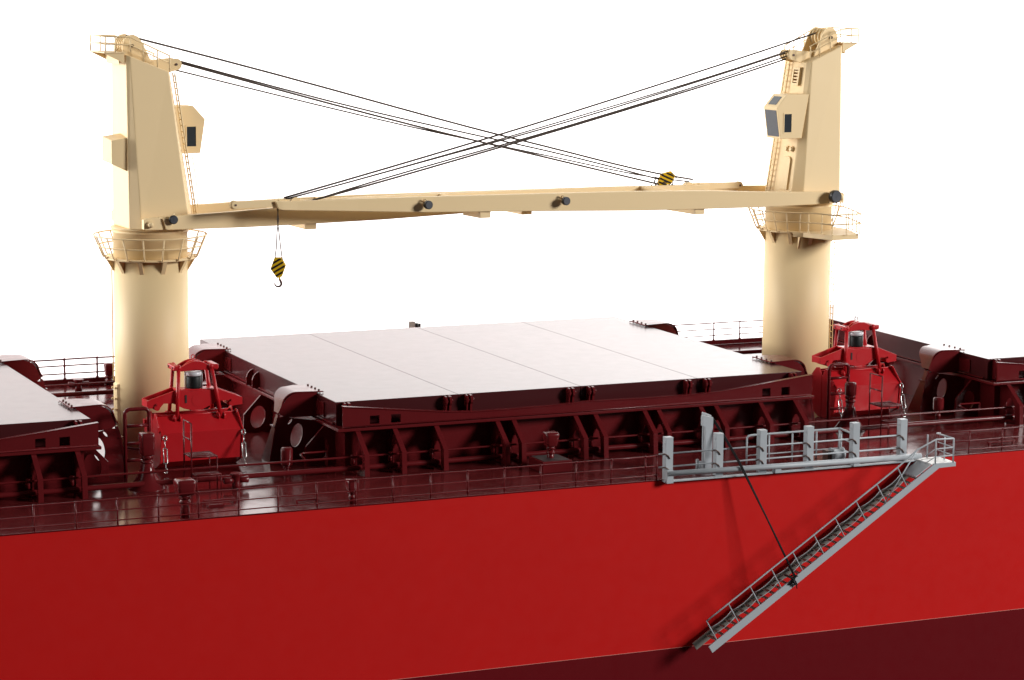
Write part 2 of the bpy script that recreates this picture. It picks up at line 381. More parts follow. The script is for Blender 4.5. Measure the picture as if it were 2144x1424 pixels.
vent('big square-capped vent by the near rail, in front of the left grab', -8.98, .5, 1.56, .80, .62, .185)
vent('small round vent at the foot of the left folding arm', -2.35, 7.25, 1.18, .52, .78, .10, taper=.98, square=False)
vent('small square-capped vent by the near rail in front of the middle hatch', -1.85, .5, 1.02, .50, .45, .13)
vent('tapered vent standing on a box in front of the middle hatch', 8.75, 4.0, 1.66, .64, .62, .15, 'box', taper=.72)
vent('tall round vent in front of the right grab', 26.1, 7.4, 2.30, .58, .62, .19, 'cone', square=False, taper=.97)
vent('small round vent left of the coaming at the right edge', 31.55, 8.1, 1.12, .55, .62, .11, taper=.97, square=False)
vent('vent on the far deck beside the left crane column', -3.25, 33.0, 1.12, .50, .62, .16, square=True, taper=.8)

# ------------------------------------------------------------------ bollards
def bollard(label, x, y, h=.68):
    t = thing('bollard', label, 'bollard', (x, y, 0), 'cross bollards on the deck')
    MB().lathe([(.19, 0), (.17, .2), (.18, h - .15), (.26, h - .07), (.27, h - .02), (.24, h)], (x, y, 0)).build('bollard_post', MAR, t)
    m_ = MB()
    for s in (-1, 1):
        m_.tube([(x + s * .12, y, h * .55), (x + s * .30, y, h * .55), (x + s * .52, y, h * .55), (x + s * .54, y, h * .55)], [.12, .125, .15, .13], 16)
    m_.build('cross_bar', MAR, t)
bollard('cross bollard with a flat round top near the left grab steps', -5.35, 5.1)
bollard('cross bollard on the far deck left of the left crane', -5.25, 31.6, .62)
o = MB().plate([(-5.5 + 0.2, 32.1 + .6), (-3.6, 32.7), (-3.3, 33.0), (-3.6, 33.3), (-5.2, 33.3), (-5.5, 33.0)], 'z', 0, .14).build('deck_plate', MAR, bevel=.02); tag(o, 'low flat plate on the far deck behind the bollard', 'plate')
o = MB().box(-7.55, -6.9, 1.9, 2.1, .0, .10).box(-7.6, -6.2, 2.5, 2.62, .12, .17).box(-7.6, -7.5, 2.5, 2.6, 0, .12).box(-6.3, -6.2, 2.5, 2.6, 0, .12).build('deck_bar', MAR); tag(o, 'low bar on the deck beside the big square-capped vent', 'deck fitting')
o = MB().box(-4.0, -3.1, 1.3, 1.4, .10, .16).box(-4.0, -3.93, 1.3, 1.4, 0, .1).box(-3.17, -3.1, 1.3, 1.4, 0, .1).build('deck_bar', MAR); tag(o, 'low bar on the deck left of the small square-capped vent', 'deck fitting')
o = MB().box(25.0, 25.9, 2.0, 2.12, .10, .18).box(25.05, 25.15, 2.0, 2.1, 0, .1).box(25.75, 25.85, 2.0, 2.1, 0, .1).build('deck_bar', MAR); tag(o, 'low bar on the deck behind the ladder platform', 'deck fitting')
o = MB().box(30.0, 31.5, 1.5, 1.62, .10, .16).box(30.05, 30.15, 1.5, 1.6, 0, .1).box(31.35, 31.45, 1.5, 1.6, 0, .1).build('deck_bar', MAR); tag(o, 'low bar on the deck behind the right near rail', 'deck fitting')
t = thing('davit_post', 'small white box and black drum peeking over the far edge of the hatch cover', 'post', (13.8, 33.4, 0))
MB().box(13.66, 14.05, 33.2, 33.6, 0, 2.42).build('post_box', WHITE, t, bevel=.02)
MB().cyl((14.06, 33.3, 2.16), (14.22, 33.3, 2.16), .16).cyl((14.22, 33.3, 2.16), (14.27, 33.3, 2.16), .1).box(14.27, 14.37, 33.2, 33.4, 2.05, 2.28).build('drum', BLACK, t)

# ------------------------------------------------------------------ hoop ladders
def hoop(label, x, y=9.0, h=3.02):
    t = thing('hoop_ladder', label, 'ladder', (x, y, 0), 'thick hoop-topped ladders')
    w_ = .53; r_ = .22
    path = [(x - w_, y, 0), (x - w_, y, h - r_ - .08)] + [(x - w_ + r_ - r_ * math.cos(a), y, h - .04 - r_ + r_ * math.sin(a)) for a in [pi / 2 * k / 6 for k in range(1, 7)]]
    path += [(x + w_ - r_ + r_ * math.sin(a), y, h - r_ + r_ * math.cos(a) - .04) for a in [pi / 2 * k / 6 for k in range(0, 6)]] + [(x + w_, y, h - r_ - .08), (x + w_, y, 0)]
    MB().tube(path, .085, 12).build('hoop', MAR, t)
    for z in (.75, 1.48, 2.25): MB().cyl((x - w_, y, z), (x + w_, y, z), .07, n=10).build('rung', MAR, t)
hoop('thick hoop-topped ladder beside the left grab, before the cream column', -8.52)
hoop('thick hoop-topped ladder in front of the right grab', 26.40, 9.0, 2.95)

# ------------------------------------------------------------------ clamshell grabs
def grab(xc, label):
    y = 10.8; t = thing('grab_bucket', label, 'grab', (xc, y, 0), 'red clamshell grabs parked between the hatches')
    hw = 1.8
    for s in (-1, 1):
        prof = [(.38, 2.32), (1.28, 1.70), (1.12, .42), (.30, .02)]
        rings = []
        outer = [(p[0], p[1]) for p in prof]; inner = [(.34, 2.25), (1.20, 1.66), (1.05, .46), (.26, .10)]
        sh = MB()
        for (a, c) in zip(range(3), range(1, 4)):
            o0, o1, i0, i1 = outer[a], outer[c], inner[a], inner[c]
            sh.loft([[(X_, y + s * o0[0], o0[1]), (X_, y + s * o1[0], o1[1]), (X_, y + s * i1[0], i1[1]), (X_, y + s * i0[0], i0[1])] for X_ in (xc - hw, xc + hw)])
        S_ = sh.build('bucket_shell', GRAB, t)
        for ex in (xc - hw - .07, xc + hw + .01):
            MB().plate([(y + s * .02, 1.2), (y + s * .02, 2.05), (y + s * .30, 2.45), (y + s * .55, 2.42), (y + s * 1.34, 1.72), (y + s * 1.17, .38), (y + s * .30, -.0 + .015), (y + s * .02, .02)], 'x', ex, ex + .06).build('end_plate', GRAB, S_, bevel=.01)
        MB().tube([(xc - hw, y + s * .37, 2.33), (xc + hw, y + s * .37, 2.33)], .035, 8).build('rim_bar', GRAB, S_)
        MB().box(xc - hw - .16, xc - hw - .075, y + s * .95, y + s * 1.2, 1.75, 1.98).build('lug', GRAB, S_)
        # pivot knuckles
        for k_, px in ((0, xc - .93), (1, xc + 1.07)):
            kn = MB()
            for dx in (-.14, .10): kn.lathe([(.15, 0), (.15, .06)], (0, 0, 0), 14).xf(lambda p: p)
            kn = MB()
            for dx in (-.15, .09):
                kn.cyl((px + dx, y + s * .62, 2.22), (px + dx + .06, y + s * .62, 2.22), .16, n=16)
            kn.cyl((px - .2, y + s * .62, 2.22), (px + .2, y + s * .62, 2.22), .06, n=10)
            kn.build('knuckle', GRAB, S_)
            top = (xc - .78 if k_ == 0 else xc + .70, y + s * .42, 4.42)
            bot = (px, y + s * .62, 2.22)
            # flat arm bar
            v0 = Vector(top); v1 = Vector(bot)
            MB().tube([v0, v1], .088, 10).ball(v0, .13, 10).build('arm', GRAB, t, bevel=0)
    # lower yoke: two gabled cheek plates joined at the ends
    L0, L1 = xc - 2.22, xc + 2.12
    for s in (-1, 1):
        MB().plate([(L0, 3.04), (L0, 2.72), (L0 + .55, 2.66), (L0 + .75, 2.88), (xc - 1.05, 2.86), (xc - .55, 2.60), (xc - .15, 2.50), (xc + .3, 2.52), (xc + .75, 2.74), (xc + 1.0, 2.86), (L1 - .55, 2.86), (L1 - .45, 2.60), (L1, 2.64), (L1, 2.96), (xc + .95, 3.42), (xc + .4, 3.36), (xc - .3, 3.36), (xc - .85, 3.46)], 'y', y + s * .38 - .04, y + s * .38 + .04).build('yoke_plate', GRAB, t, bevel=.01)
    MB().box(L0, L0 + .12, y - .335, y + .335, 2.74, 3.03).build('yoke_end', GRAB, t); MB().box(L1 - .12, L1, y - .335, y + .335, 2.66, 2.95).build('yoke_end', GRAB, t)
    yk = MB()
    yk.loft([[(xc - .85, y - .335, 3.45), (xc - .85, y + .335, 3.45), (xc - .85, y + .335, 3.38), (xc - .85, y - .335, 3.38)], [(xc + .95, y - .335, 3.41), (xc + .95, y + .335, 3.41), (xc + .95, y + .335, 3.34), (xc + .95, y - .335, 3.34)]])
    MB().box(xc - .5, xc - .43, y - .45, y - .421, 2.85, 3.2).build('slot', DARK, t)
    yk.build('yoke_bridge', GRAB, t)
    MB().cyl((xc + .1, y - .43, 2.95), (xc + .1, y + .43, 2.95), .3).build('yoke_hub', GRAB, t)
    for dx in (-1.78, 1.62):
        kk = MB().cyl((xc + dx, y - .48, 2.72), (xc + dx, y + .48, 2.72), .13, n=12).cyl((xc + dx, y - .52, 2.86), (xc + dx, y + .52, 2.86), .05, n=8)
        kk.build('pivot', GRAB, t)
    # motor drum
    MB().lathe([(.33, 0), (.34, .04), (.34, .50), (.33, .52)], (xc + .02, y, 3.44), 32).build('motor_drum', DRUM, t)
    MB().lathe([(.345, .0), (.355, .01), (.355, .13), (.335, .16), (.1, .165)], (xc + .02, y, 4.0), 32).build('drum_lid', DRUMLID, t)
    for dx in (-.37, .40): MB().cyl((xc + dx, y, 3.42), (xc + dx, y, 4.2), .03, n=8).build('guard_rod', DRUMLID, t)
    # head
    for s in (-1, 1):
        pl = [(xc - 1.0, 4.30), (xc - 1.0, 4.50)] + [(xc - .62 + 1.30 * k / 10, 4.44 + .24 * math.sin(pi * k / 10)) for k in range(11)] + [(xc + 1.0, 4.46), (xc + 1.0, 4.26), (xc + .60, 4.24), (xc, 4.30), (xc - .6, 4.24)]
        MB().plate(pl, 'y', y + s * .34 - .05, y + s * .34 + .05).build('head_arch', GRAB, t, bevel=.01)
    for sx in (-1, 1):
        MB().box(xc + sx * .74, xc + sx * 1.02, y - .52, y + .52, 4.30, 4.52).build('head_block', GRAB, t, bevel=.05)
    bl = MB()
    for dy in (-.3, .3): bl.cyl((xc - 1.02, y + dy, 4.41), (xc - 1.05, y + dy, 4.41), .05, n=10)
    bl.build('head_bolts', IRON, t)
    MB().plate([(xc - .5, 4.2), (xc + .5, 4.2)] + [(xc + .5 - 1.0 * k / 10, 4.40 + .27 * math.sin(pi * k / 10)) for k in range(11)], 'y', y - .06, y + .06).build('head_web', GRAB, t)
    e = MB().cyl((xc, y, 4.62), (xc, y, 4.74), .03, n=8)
    e.tube([(xc + .085 * math.cos(a), y, 4.82 + .085 * math.sin(a)) for a in [2 * pi * k / 14 for k in range(14)]], .022, 6, closed=True)
    e.build('lifting_eye', GRAB if xc < 0 else STEEL, t)
    for bx in (-1.2, 1.2): MB().box(xc + bx - .25, xc + bx + .25, y - .28, y + .28, 0, .05).build('chock', MAR, t)
    return t
grab(-5.45, 'red clamshell grab beside the left crane column, before the middle hatch')
grab(28.40, 'red clamshell grab beside the right crane column, nearer the right edge')

def link_ring(p, q, w, r, m_):
    """one long oval link between p and q lying in the picture-facing plane"""
    p = Vector(p); q = Vector(q); d = (q - p); L = d.length; d.normalize(); s = Vector((.9, -.42, 0)); s = (s - d * s.dot(d)).normalized()
    pts_ = []
    for k in range(16):
        a = 2 * pi * k / 16; c, sn = math.cos(a), math.sin(a)
        pts_.append((p + q) / 2 + d * (L / 2 - w) * (1 if c > 0 else -1) + d * w * c + s * w * sn)
    m_.tube(pts_, r, 6, closed=True)
def turnbuckle(xt, yt, zt, xb, yb, label):
    P, Q = Vector((xt, yt, zt)), Vector((xb, yb, .06)); A = lambda f: P.lerp(Q, f)
    t = thing('lashing_turnbuckle', label, 'chain', (xb, yb, 0), 'silver lashing turnbuckles holding the grabs')
    m_ = MB(); link_ring(A(-.06), A(.07), .075, .025, m_); m_.build('shackle', STEEL, t)
    m_ = MB(); m_.cyl(A(.06), A(.30), .022, n=8); m_.cyl(A(.68), A(.84), .022, n=8); m_.build('rod', STEEL, t)
    m_ = MB(); link_ring(A(.28), A(.70), .085, .026, m_); m_.build('body', STEEL, t)
    m_ = MB(); m_.tube([A(.84) + Vector((.09 * math.sin(a), 0, -.09 + .09 * math.cos(a))) for a in [2 * pi * k / 12 * .8 for k in range(13)]], .025, 6); m_.build('hook', STEEL, t)
turnbuckle(-7.18, 9.38, 1.55, -7.35, 8.7, 'lashing turnbuckle on the left end of the left grab')
turnbuckle(-3.62, 9.38, 1.58, -3.78, 8.7, 'lashing turnbuckle on the right end of the left grab')
turnbuckle(26.68, 9.38, 1.55, 26.45, 8.7, 'lashing turnbuckle on the left end of the right grab, behind the vent')
turnbuckle(30.22, 9.38, 1.58, 30.05, 8.7, 'lashing turnbuckle on the right end of the right grab')

# ------------------------------------------------------------------ step stands over the pipes
def stand(x, label):
    t = thing('step_stand', label, 'steps', (x, 5.5, 0), 'maroon step stands over the deck pipes')
    y0, y1 = 5.5, 6.57
    for yy in (y0, y1): MB().cyl((x, yy, 0), (x, yy, 2.84), .036, n=8).build('tall_post', MAR, t)
    for z in (2.84, 2.12, 1.40): MB().cyl((x, y0, z), (x, y1, z), .032, n=8).build('rung', MAR, t)
    for (xx, yy, z) in ((x + 1.12, y0, 1.4), (x + 1.12, y1, 1.4), (x + 1.12, 4.95, .72)): MB().cyl((xx, yy, 0), (xx, yy, z), .028, n=8).build('leg', MAR, t)
    MB().cyl((x + .05, 4.95, 0), (x + .05, 4.95, .72), .028, n=8).build('leg', MAR, t)
    for (ya, yb, z, nm) in ((y0, y1, 1.38, 'upper_tread'), (4.95, 5.46, .72, 'lower_tread')):
        f = MB()
        f.tube([(x, ya, z), (x + 1.12, ya, z), (x + 1.12, yb, z), (x, yb, z)], .03, 6, closed=True)
        P_ = f.build(nm, MAR, t)
        g = MB(); nn = 12
        for k in range(-10, nn + 4):
            a0 = k * .1
            for sgn in (1, -1):
                # diagonal bars clipped to the tread
                xa = a0; xb = a0 + (yb - ya) * sgn
                pts_ = []
                for q in range(25):
                    f_ = q / 24; xx = xa + (xb - xa) * f_
                    if 0 <= xx <= 1.12: pts_.append((x + xx, ya + (yb - ya) * f_, z + .01))
                if len(pts_) > 1: g.tube([pts_[0], pts_[-1]], .012, 4)
        G_ = g.build('mesh_grating', MAR, P_); G_['kind'] = 'stuff'
stand(-7.17, 'step stand with mesh treads in front of the left grab')
stand(26.66, 'step stand with mesh treads in front of the right grab')

# ------------------------------------------------------------------ cranes
def bw(u): return max(.36, 2.35 - .0705 * (u + 1))
JT = [(-1.08, 10.56, 10.12), (-.9, 10.62, 10.10), (.3, 10.66, 10.06), (3.7, 10.79, 10.03), (7.0, 10.95, 10.06), (10.9, 11.05, 10.12), (16.8, 11.12, 10.31), (22.0, 11.17, 10.45), (25.3, 11.19, 10.62), (28.3, 11.20, 10.77), (29.05, 11.22, 10.82)]
def crane(cx, cy, th, label, sz, ropes, side):
    t = thing('deck_crane', label, 'crane', (cx, cy, 0), 'cream deck cranes', th, sz)
    ct, st = math.cos(th), math.sin(th)
    def inv(x, y): x -= cx; y -= cy; return (x * ct + y * st, -x * st + y * ct)
    DU = [0.0]; TL = [0.0]
    def B(m_, name, mat=CREAM, par=t, bevel=0):
        if DU[0]: m_.v = [(p[0] + DU[0], p[1], p[2]) for p in m_.v]
        if TL[0]: m_.v = [(p[0], p[1], p[2] - TL[0] * max(0, p[0] - 1)) for p in m_.v]
        return m_.build(name, mat, par, bevel=bevel, local=True)
    B(MB().lathe([(1.69, 0), (1.69, 8.6)], n=72), 'pedestal')
    B(MB().lathe([(1.76, -.0), (1.76, .06), (1.70, .07)], n=72), 'base_ring', DARK if False else MAR)
    B(MB().lathe([(1.69, 8.66), (1.69, 9.78), (1.74, 9.80), (1.74, 9.90), (1.66, 9.91), (1.66, 9.95), (1.80, 9.96), (1.80, 10.04), (1.6, 10.05)], n=72), 'slewing_ring')
    # platform
    pf = MB().lathe([(1.70, 8.58), (2.06, 8.58), (2.06, 8.66), (1.70, 8.66)], n=64); P = B(pf, 'service_platform')
    for k in range(11):
        a = 2 * pi * k / 11 + .15; ca, sa = math.cos(a), math.sin(a)
        g = MB().plate([(1.68, 8.579), (2.04, 8.579), (1.68, 7.98)], 'y', -.05, .05).plate([(1.68, 7.98), (2.04, 8.575), (2.0, 8.575), (1.64, 7.98)], 'y', -.09, .09)
        g.xf(lambda p: (p.x * ca - p.y * sa, p.x * sa + p.y * ca, p.z)); B(g, 'bracket', par=P)
    RL = thing('x', 'x', 'x'); bpy.data.objects.remove(RL)
    ring = lambda r, z, wob=0: [(r * math.cos(a), r * math.sin(a), z + wob * math.sin(3 * a)) for a in [2 * pi * k / 48 for k in range(48)]]
    if side == 'L':
        for nm, r, z in (('rail', 2.56, 9.66), ('rail', 2.35, 9.18)): B(MB().tube(ring(r, z), .034, 6, closed=True), nm, par=P)
        for k in range(17):
            a = 2 * pi * k / 17 + .2; ca, sa = math.cos(a), math.sin(a)
            B(MB().tube([(x_ * ca, x_ * sa, z_) for x_, z_ in ((1.99, 8.69), (2.12, 8.65), (2.18, 8.75), (2.56, 9.66))], .034, 6), 'rail_post', par=P)
    else:
        # landing that runs out past the column
        wp = [(27.0, 14.76), (27.43, 14.45), (28.02, 12.63), (29.60, 12.75), (30.45, 15.3), (30.3, 16.3), (29.6, 15.0), (28.3, 14.72)]
        lp = [inv(*q) for q in wp]
        fl = MB().plate(lp, 'z', 8.42, 8.668); B(fl, 'landing', bevel=.01)
        br = MB()
        for A_, C_ in (((27.35, 14.5), (27.45, 14.85)),):
            a_ = inv(*A_); c_ = inv(*C_); br.loft([[(a_[0], a_[1], 8.42), (a_[0] + .1, a_[1], 8.42), (a_[0] + .1, a_[1], 8.40), (a_[0], a_[1], 8.40)], [(c_[0], c_[1], 8.42), (c_[0] + .1, c_[1], 8.42), (c_[0] + .1, c_[1], 7.8), (c_[0], c_[1], 7.8)]])
        B(br, 'bracket', par=P)
        out_top = []; out_mid = []
        # ring part over the far and left side
        arc = []
        a_s = math.atan2(*reversed(inv(27.2, 14.4))); a_e = math.atan2(*reversed(inv(30.4, 16.6)))
        # go the long way round
        N = 30
        if a_e > a_s: a_e -= 2 * pi
        d1 = a_e - a_s; d2 = d1 + 2 * pi
        for dd in (d1, d2):
            mid = a_s + dd / 2; mx, my = cx + 2 * (math.cos(mid) * ct - math.sin(mid) * st), cy + 2 * (math.cos(mid) * st + math.sin(mid) * ct)
            if mx < cx: D = dd
        arc = [a_s + D * k / N for k in range(N + 1)]
        cor = [inv(*q) for q in ((30.55, 15.3), (29.68, 12.65), (28.0, 12.5), (27.65, 13.5))]
        for r, z in ((2.56, 9.66), (2.35, 9.18)):
            f = (z - 8.66)
            line = [(r * math.cos(a), r * math.sin(a), z) for a in arc] + [(c[0], c[1], z + .02) for c in cor]
            B(MB().tube(line, .034, 6, closed=True), 'rail', par=P)
        for k in range(0, N + 1, 2):
            ca, sa = math.cos(arc[k]), math.sin(arc[k])
            B(MB().tube([(x_ * ca, x_ * sa, z_) for x_, z_ in ((1.99, 8.69), (2.12, 8.65), (2.18, 8.75), (2.56, 9.66))], .034, 6), 'rail_post', par=P)
        posts = [(27.45, 14.0), (27.75, 13.2), (28.0, 12.6), (28.8, 12.6), (29.62, 12.68), (30.0, 13.6), (30.3, 14.5), (30.5, 15.2)]
        for q in posts:
            u_, v_ = inv(*q); B(MB().tube([(u_, v_ + .1, 8.69), (u_, v_, 8.66), (u_, v_, 8.8), (u_, v_, 9.67)], .028, 6), 'rail_post', par=P)
        # small hoops where the ladder comes up
        for q in ((29.75, 15.6), (29.9, 16.1)):
            u_, v_ = inv(*q); B(MB().tube([(u_, v_, 8.66), (u_ - .3, v_, 9.3), (u_ - .45, v_, 9.9), (u_ - .7, v_, 9.95), (u_ - .72, v_, 9.7)], .03, 6), 'hand_hoop', par=P)
    # pedestal ladder / door
    def ladder(base, top, half, name, step=.32, r=.02):
        b0, t0 = Vector(base), Vector(top); m_ = MB(); h_ = Vector(half)
        for s in (-1, 1): m_.tube([b0 + h_ * s, t0 + h_ * s], r * 1.25, 6)
        n_ = int((t0 - b0).length / step)
        for k in range(n_): p = b0.lerp(t0, (k + .5) / n_); m_.tube([p - h_, p + h_], r, 5)
        return B(m_, name)
    if side == 'R':
        dx, dy = 1.82 * .914, -1.82 * .406; u_, v_ = inv(cx + dx, cy + dy); w_ = Vector(inv(cx + .406, cy + .914)) * .16
        ladder((u_, v_, .2), (u_, v_, 8.4), (w_[0] + .06, w_[1], 0), 'pedestal_ladder', .3)
    else:
        u_, v_ = inv(cx - 1.72 * .914 - .06, cy + 1.72 * .406); B(MB().cyl((u_, v_, 2.9), (u_, v_, 8.5), .03), 'pedestal_pipe')
        an = pi + .02; d_ = MB(); yel = d_
        rings = []
        ang = [math.radians(180 - 12 + 24 * k / 6) for k in range(7)]
        for z, e in ((.95, .0), (1.02, .10), (2.85, .10), (2.92, 0)):
            rings.append((z, e))
        d_.loft([[((1.69 + (e if 0 < i < 6 else 0)) * math.cos(a), (1.69 + (e if 0 < i < 6 else 0)) * math.sin(a), z) for i, a in enumerate(ang)] + [(1.6 * math.cos(a), 1.6 * math.sin(a), z) for a in reversed(ang)] for z, e in rings])
        Dr = B(d_, 'pedestal_door', bevel=.02)
        kk = MB()
        for z in (1.15, 1.7, 2.2, 2.7): kk.tube([(1.80 * math.cos(ang[5]), 1.80 * math.sin(ang[5]), z), (1.90 * math.cos(ang[5]), 1.90 * math.sin(ang[5]), z + .03)], .035, 6); kk.ball((1.9 * math.cos(ang[3]), 1.9 * math.sin(ang[3]), z), .06, 6)
        B(kk, 'door_dogs', par=Dr)
    DU[0] = .17 if side == 'L' else -.17
    # ------- house: octagonal tapered box
    def ztop_(u): return 17.08 + (.38 - u) * .40
    bot = [(-1.55, -1.18), (-1.12, -1.66), (1.15, -1.66), (1.54, -1.12), (1.54, 1.12), (1.15, 1.66), (-1.12, 1.66), (-1.55, 1.18)]
    tp = [(-1.55, -1.02), (-1.38, -1.15), (.40, -1.15), (.54, -.88), (.54, .88), (.40, 1.15), (-1.38, 1.15), (-1.55, 1.02)]
    H = B(MB().loft([[(u, v, 10.05) for u, v in bot], [(u, v, ztop_(u)) for u, v in tp]]), 'crane_house', bevel=.04)
    def fu(z): return 1.54 + (.54 - 1.54) * (z - 10.05) / (17.08 - 10.05)    # front face u at height z
    # ladder up the front, on the right-hand side
    lv = ((.14, -1.15, -1.0) if side == 'L' else (.14, -.66, -.46)); ladder((fu(10.6) + lv[0], lv[1], 10.6), (fu(17.0) + lv[0], lv[2], 17.0), (0, .15, 0), 'front_ladder', .27, .026)
    gd = MB().tube([(fu(11) + .3, -1.15, 10.9), (fu(12) + .42, -1.12, 12), (fu(13.2) + .42, -1.08, 13.2), (fu(13.2) + .24, -.75, 13.2)], .018, 5); B(gd, 'ladder_guard')
    # louvre box, round vents and door on the front face
    def onface(m_):
        return m_.xf(lambda p: (fu(p.z) + p.x, p.y, p.z))
    lf = MB().plate([(.05, 15.85), (.62, 15.85), (.62, 16.75), (.05, 16.75)], 'x', -.02, .16, [[(.14, 15.97), (.53, 15.97), (.53, 16.63), (.14, 16.63)]])
    Lv = B(onface(lf), 'louvre_frame')
    for k in range(4): B(onface(MB().box(.0, .13, .14, .53, 16.02 + k * .16, 16.09 + k * .16)), 'louvre_slat', par=Lv)
    B(onface(MB().box(0, .01, .14, .53, 15.97, 16.63)), 'louvre_back', paint('louvre_brown', (.35, .20, .06), .5), Lv)
    for v_ in (.32, .72):
        m_ = MB(); m_.tube([(0, v_, 12.72), (.1, v_, 12.72)], .14, 18); m_.tube([(.1, v_, 12.72), (.17, v_, 12.72)], .10, 18)
        B(onface(m_), 'round_vent')
    dr = [(.10, 10.7), (.78, 10.7), (.78, 12.18), (.70, 12.30), (.6, 12.34), (.28, 12.34), (.18, 12.30), (.10, 12.2)]
    B(onface(MB().plate(dr, 'x', -.02, .10)), 'house_door', bevel=.015)
    # cab
    cp = [(.60, 15.45), (1.98, 15.45), (2.55, 14.83), (2.30, 13.28), (1.0, 13.28)]
    CB = B(MB().plate(cp, 'y', .08, 1.24), 'operator_cab', bevel=.025)
    for v_, s in ((.08, -1), (1.24, 1)):
        B(MB().plate([(1.66, 13.60), (2.10, 13.60), (2.10, 14.50), (1.66, 14.50)], 'y', v_ - .004 if s < 0 else v_ - .02, v_ + .02 if s < 0 else v_ + .004), 'side_window', GLASS, CB)
        B(MB().plate([(1.60, 13.54), (2.16, 13.54), (2.16, 14.56), (1.60, 14.56)], 'y', v_ + s * .001, v_ + s * .02, [[(1.66, 13.60), (2.10, 13.60), (2.10, 14.50), (1.66, 14.50)]]), 'window_frame', CREAM, CB)
    def quad_on(a, c, v0, v1, f0, f1, off, nm, mat):
        A_, C_ = Vector((a[0], 0, a[1])), Vector((c[0], 0, c[1])); d = C_ - A_; nrm = Vector((d.z, 0, -d.x)).normalized()
        if nrm.x < 0: nrm = -nrm
        q0, q1 = A_ + d * f0, A_ + d * f1; pts_ = [(q0.x, v0, q0.z), (q0.x, v1, q0.z), (q1.x, v1, q1.z), (q1.x, v0, q1.z)]
        m_ = MB().loft([[tuple(Vector(p) - nrm * .02) for p in pts_], [tuple(Vector(p) + nrm * off) for p in pts_]])
        return B(m_, nm, mat, CB)
    quad_on(cp[2], cp[3], .18, 1.14, .09, .93, .012, 'front_window', GLASS)
    quad_on(cp[1], cp[2], .32, .98, .18, .80, .012, 'sloped_window', GLASS)
    # box on the back
    bx = [(-1.70, 14.2), (-2.10, 14.12), (-2.42, 13.95), (-2.42, 13.1), (-2.1, 12.95), (-1.70, 12.62)]
    B(MB().loft([[(-1.50, -1.02, 14.15), (-2.26, -1.02, 14.03), (-2.26, -1.02, 12.98), (-1.50, -1.02, 12.62)], [(-1.50, -.1, 14.3), (-2.40, -.1, 14.18), (-2.40, -.1, 13.10), (-1.50, -.1, 12.70)]]), 'rear_box', bevel=.015)
    # ------- head gear
    HD = None
    for v_ in (-.62, .52):
        hp = MB(); hp.plate([(-1.56, 17.78), (-1.56, 18.22), (-1.48, 18.5), (-1.30, 18.68), (-1.05, 18.72), (-.82, 18.62), (-.62, 18.35), (-.10, 17.25), (-.6, 17.4)], 'y', v_, v_ + .10)
        o_h = B(hp, 'head_cheek', bevel=.01); HD = HD or o_h
    for k in range(4):
        v_ = -.40 + k * .26
        s_ = MB().tube([(-1.12, v_ - .06, 18.22), (-1.12, v_ - .02, 18.22), (-1.12, v_ + .02, 18.22), (-1.12, v_ + .06, 18.22)], [.44, .38, .38, .44], 28); B(s_, 'sheave', par=HD)
    B(MB().cyl((-1.12, -.72, 18.22), (-1.12, .72, 18.22), .07, n=12), 'head_pin', IRON, HD)
    FS = None
    for v_ in (-.42, .34):
        fp = MB()
        cap = [(1.02 + .27 * math.sin(a), 17.36 + .27 * math.cos(a)) for a in [pi * k / 8 for k in range(9)]]
        fp.plate([(-.30, 17.24), (-.25, 17.5)] + cap + [(.25, 16.9), (.1, 17.0)], 'y', v_, v_ + .08)
        o_h = B(fp, 'front_sheave_cheek', bevel=.01); FS = FS or o_h
    for k in range(3): v_ = -.22 + k * .22; B(MB().tube([(1.02, v_ - .05, 17.36), (1.02, v_, 17.36), (1.02, v_ + .05, 17.36)], [.24, .2, .24], 22), 'sheave', par=FS)
    B(MB().cyl((1.02, -.46, 17.36), (1.02, .46, 17.36), .06, n=12), 'pin', IRON, FS)
    # top platform at the back, with wedge brackets
    tpz = 17.96
    TP = B(MB().box(-2.55, -1.55, -1.05, 1.05, tpz - .04, tpz).plate([(-2.55, tpz - .04), (-1.6, tpz - .04), (-1.6, tpz - .5)], 'y', -1.0, -.94).plate([(-2.55, tpz - .04), (-1.6, tpz - .04), (-1.6, tpz - .5)], 'y', .94, 1.0), 'top_platform')
    B(MB().loft([[(-1.9, -1.0, tpz - .05), (-1.9, 1.0, tpz - .05), (-1.82, 1.0, tpz - .05), (-1.82, -1.0, tpz - .05)], [(-1.82, -.9, tpz - .55), (-1.82, .9, tpz - .55), (-1.78, .9, tpz - .55), (-1.78, -.9, tpz - .55)]]), 'web', par=TP)
    for s in (-1, 1):
        v_ = s * 1.10
        path = lambda h: [(-2.5, v_, tpz + h), (-1.35, v_, tpz + h - .04), (.50, v_ * .95, 17.08 + h)]
        B(MB().tube(path(.70), .032, 6), 'rail', par=TP); B(MB().tube(path(.36), .026, 6), 'rail', par=TP)
        for u_, zb in ((-2.5, tpz), (-2.05, tpz), (-1.35, tpz), (-.75, 17.5), (-.1, 17.24), (.48, 17.05)):
            zt = tpz + .70 if u_ < -1.4 else tpz + .66 + (17.78 - tpz - .66) * (u_ + 1.35) / 1.85
            B(MB().tube([(u_, v_, zb), (u_, v_, zt)], .03, 6), 'rail_post', par=TP)
    for h in (.70, .36): B(MB().tube([(-2.5, -1.1, tpz + h), (-2.5, 1.1, tpz + h)], .03, 6), 'rail', par=TP)
    DU[0] = 0.0; TL[0] = .0080 if side == 'L' else 0.0
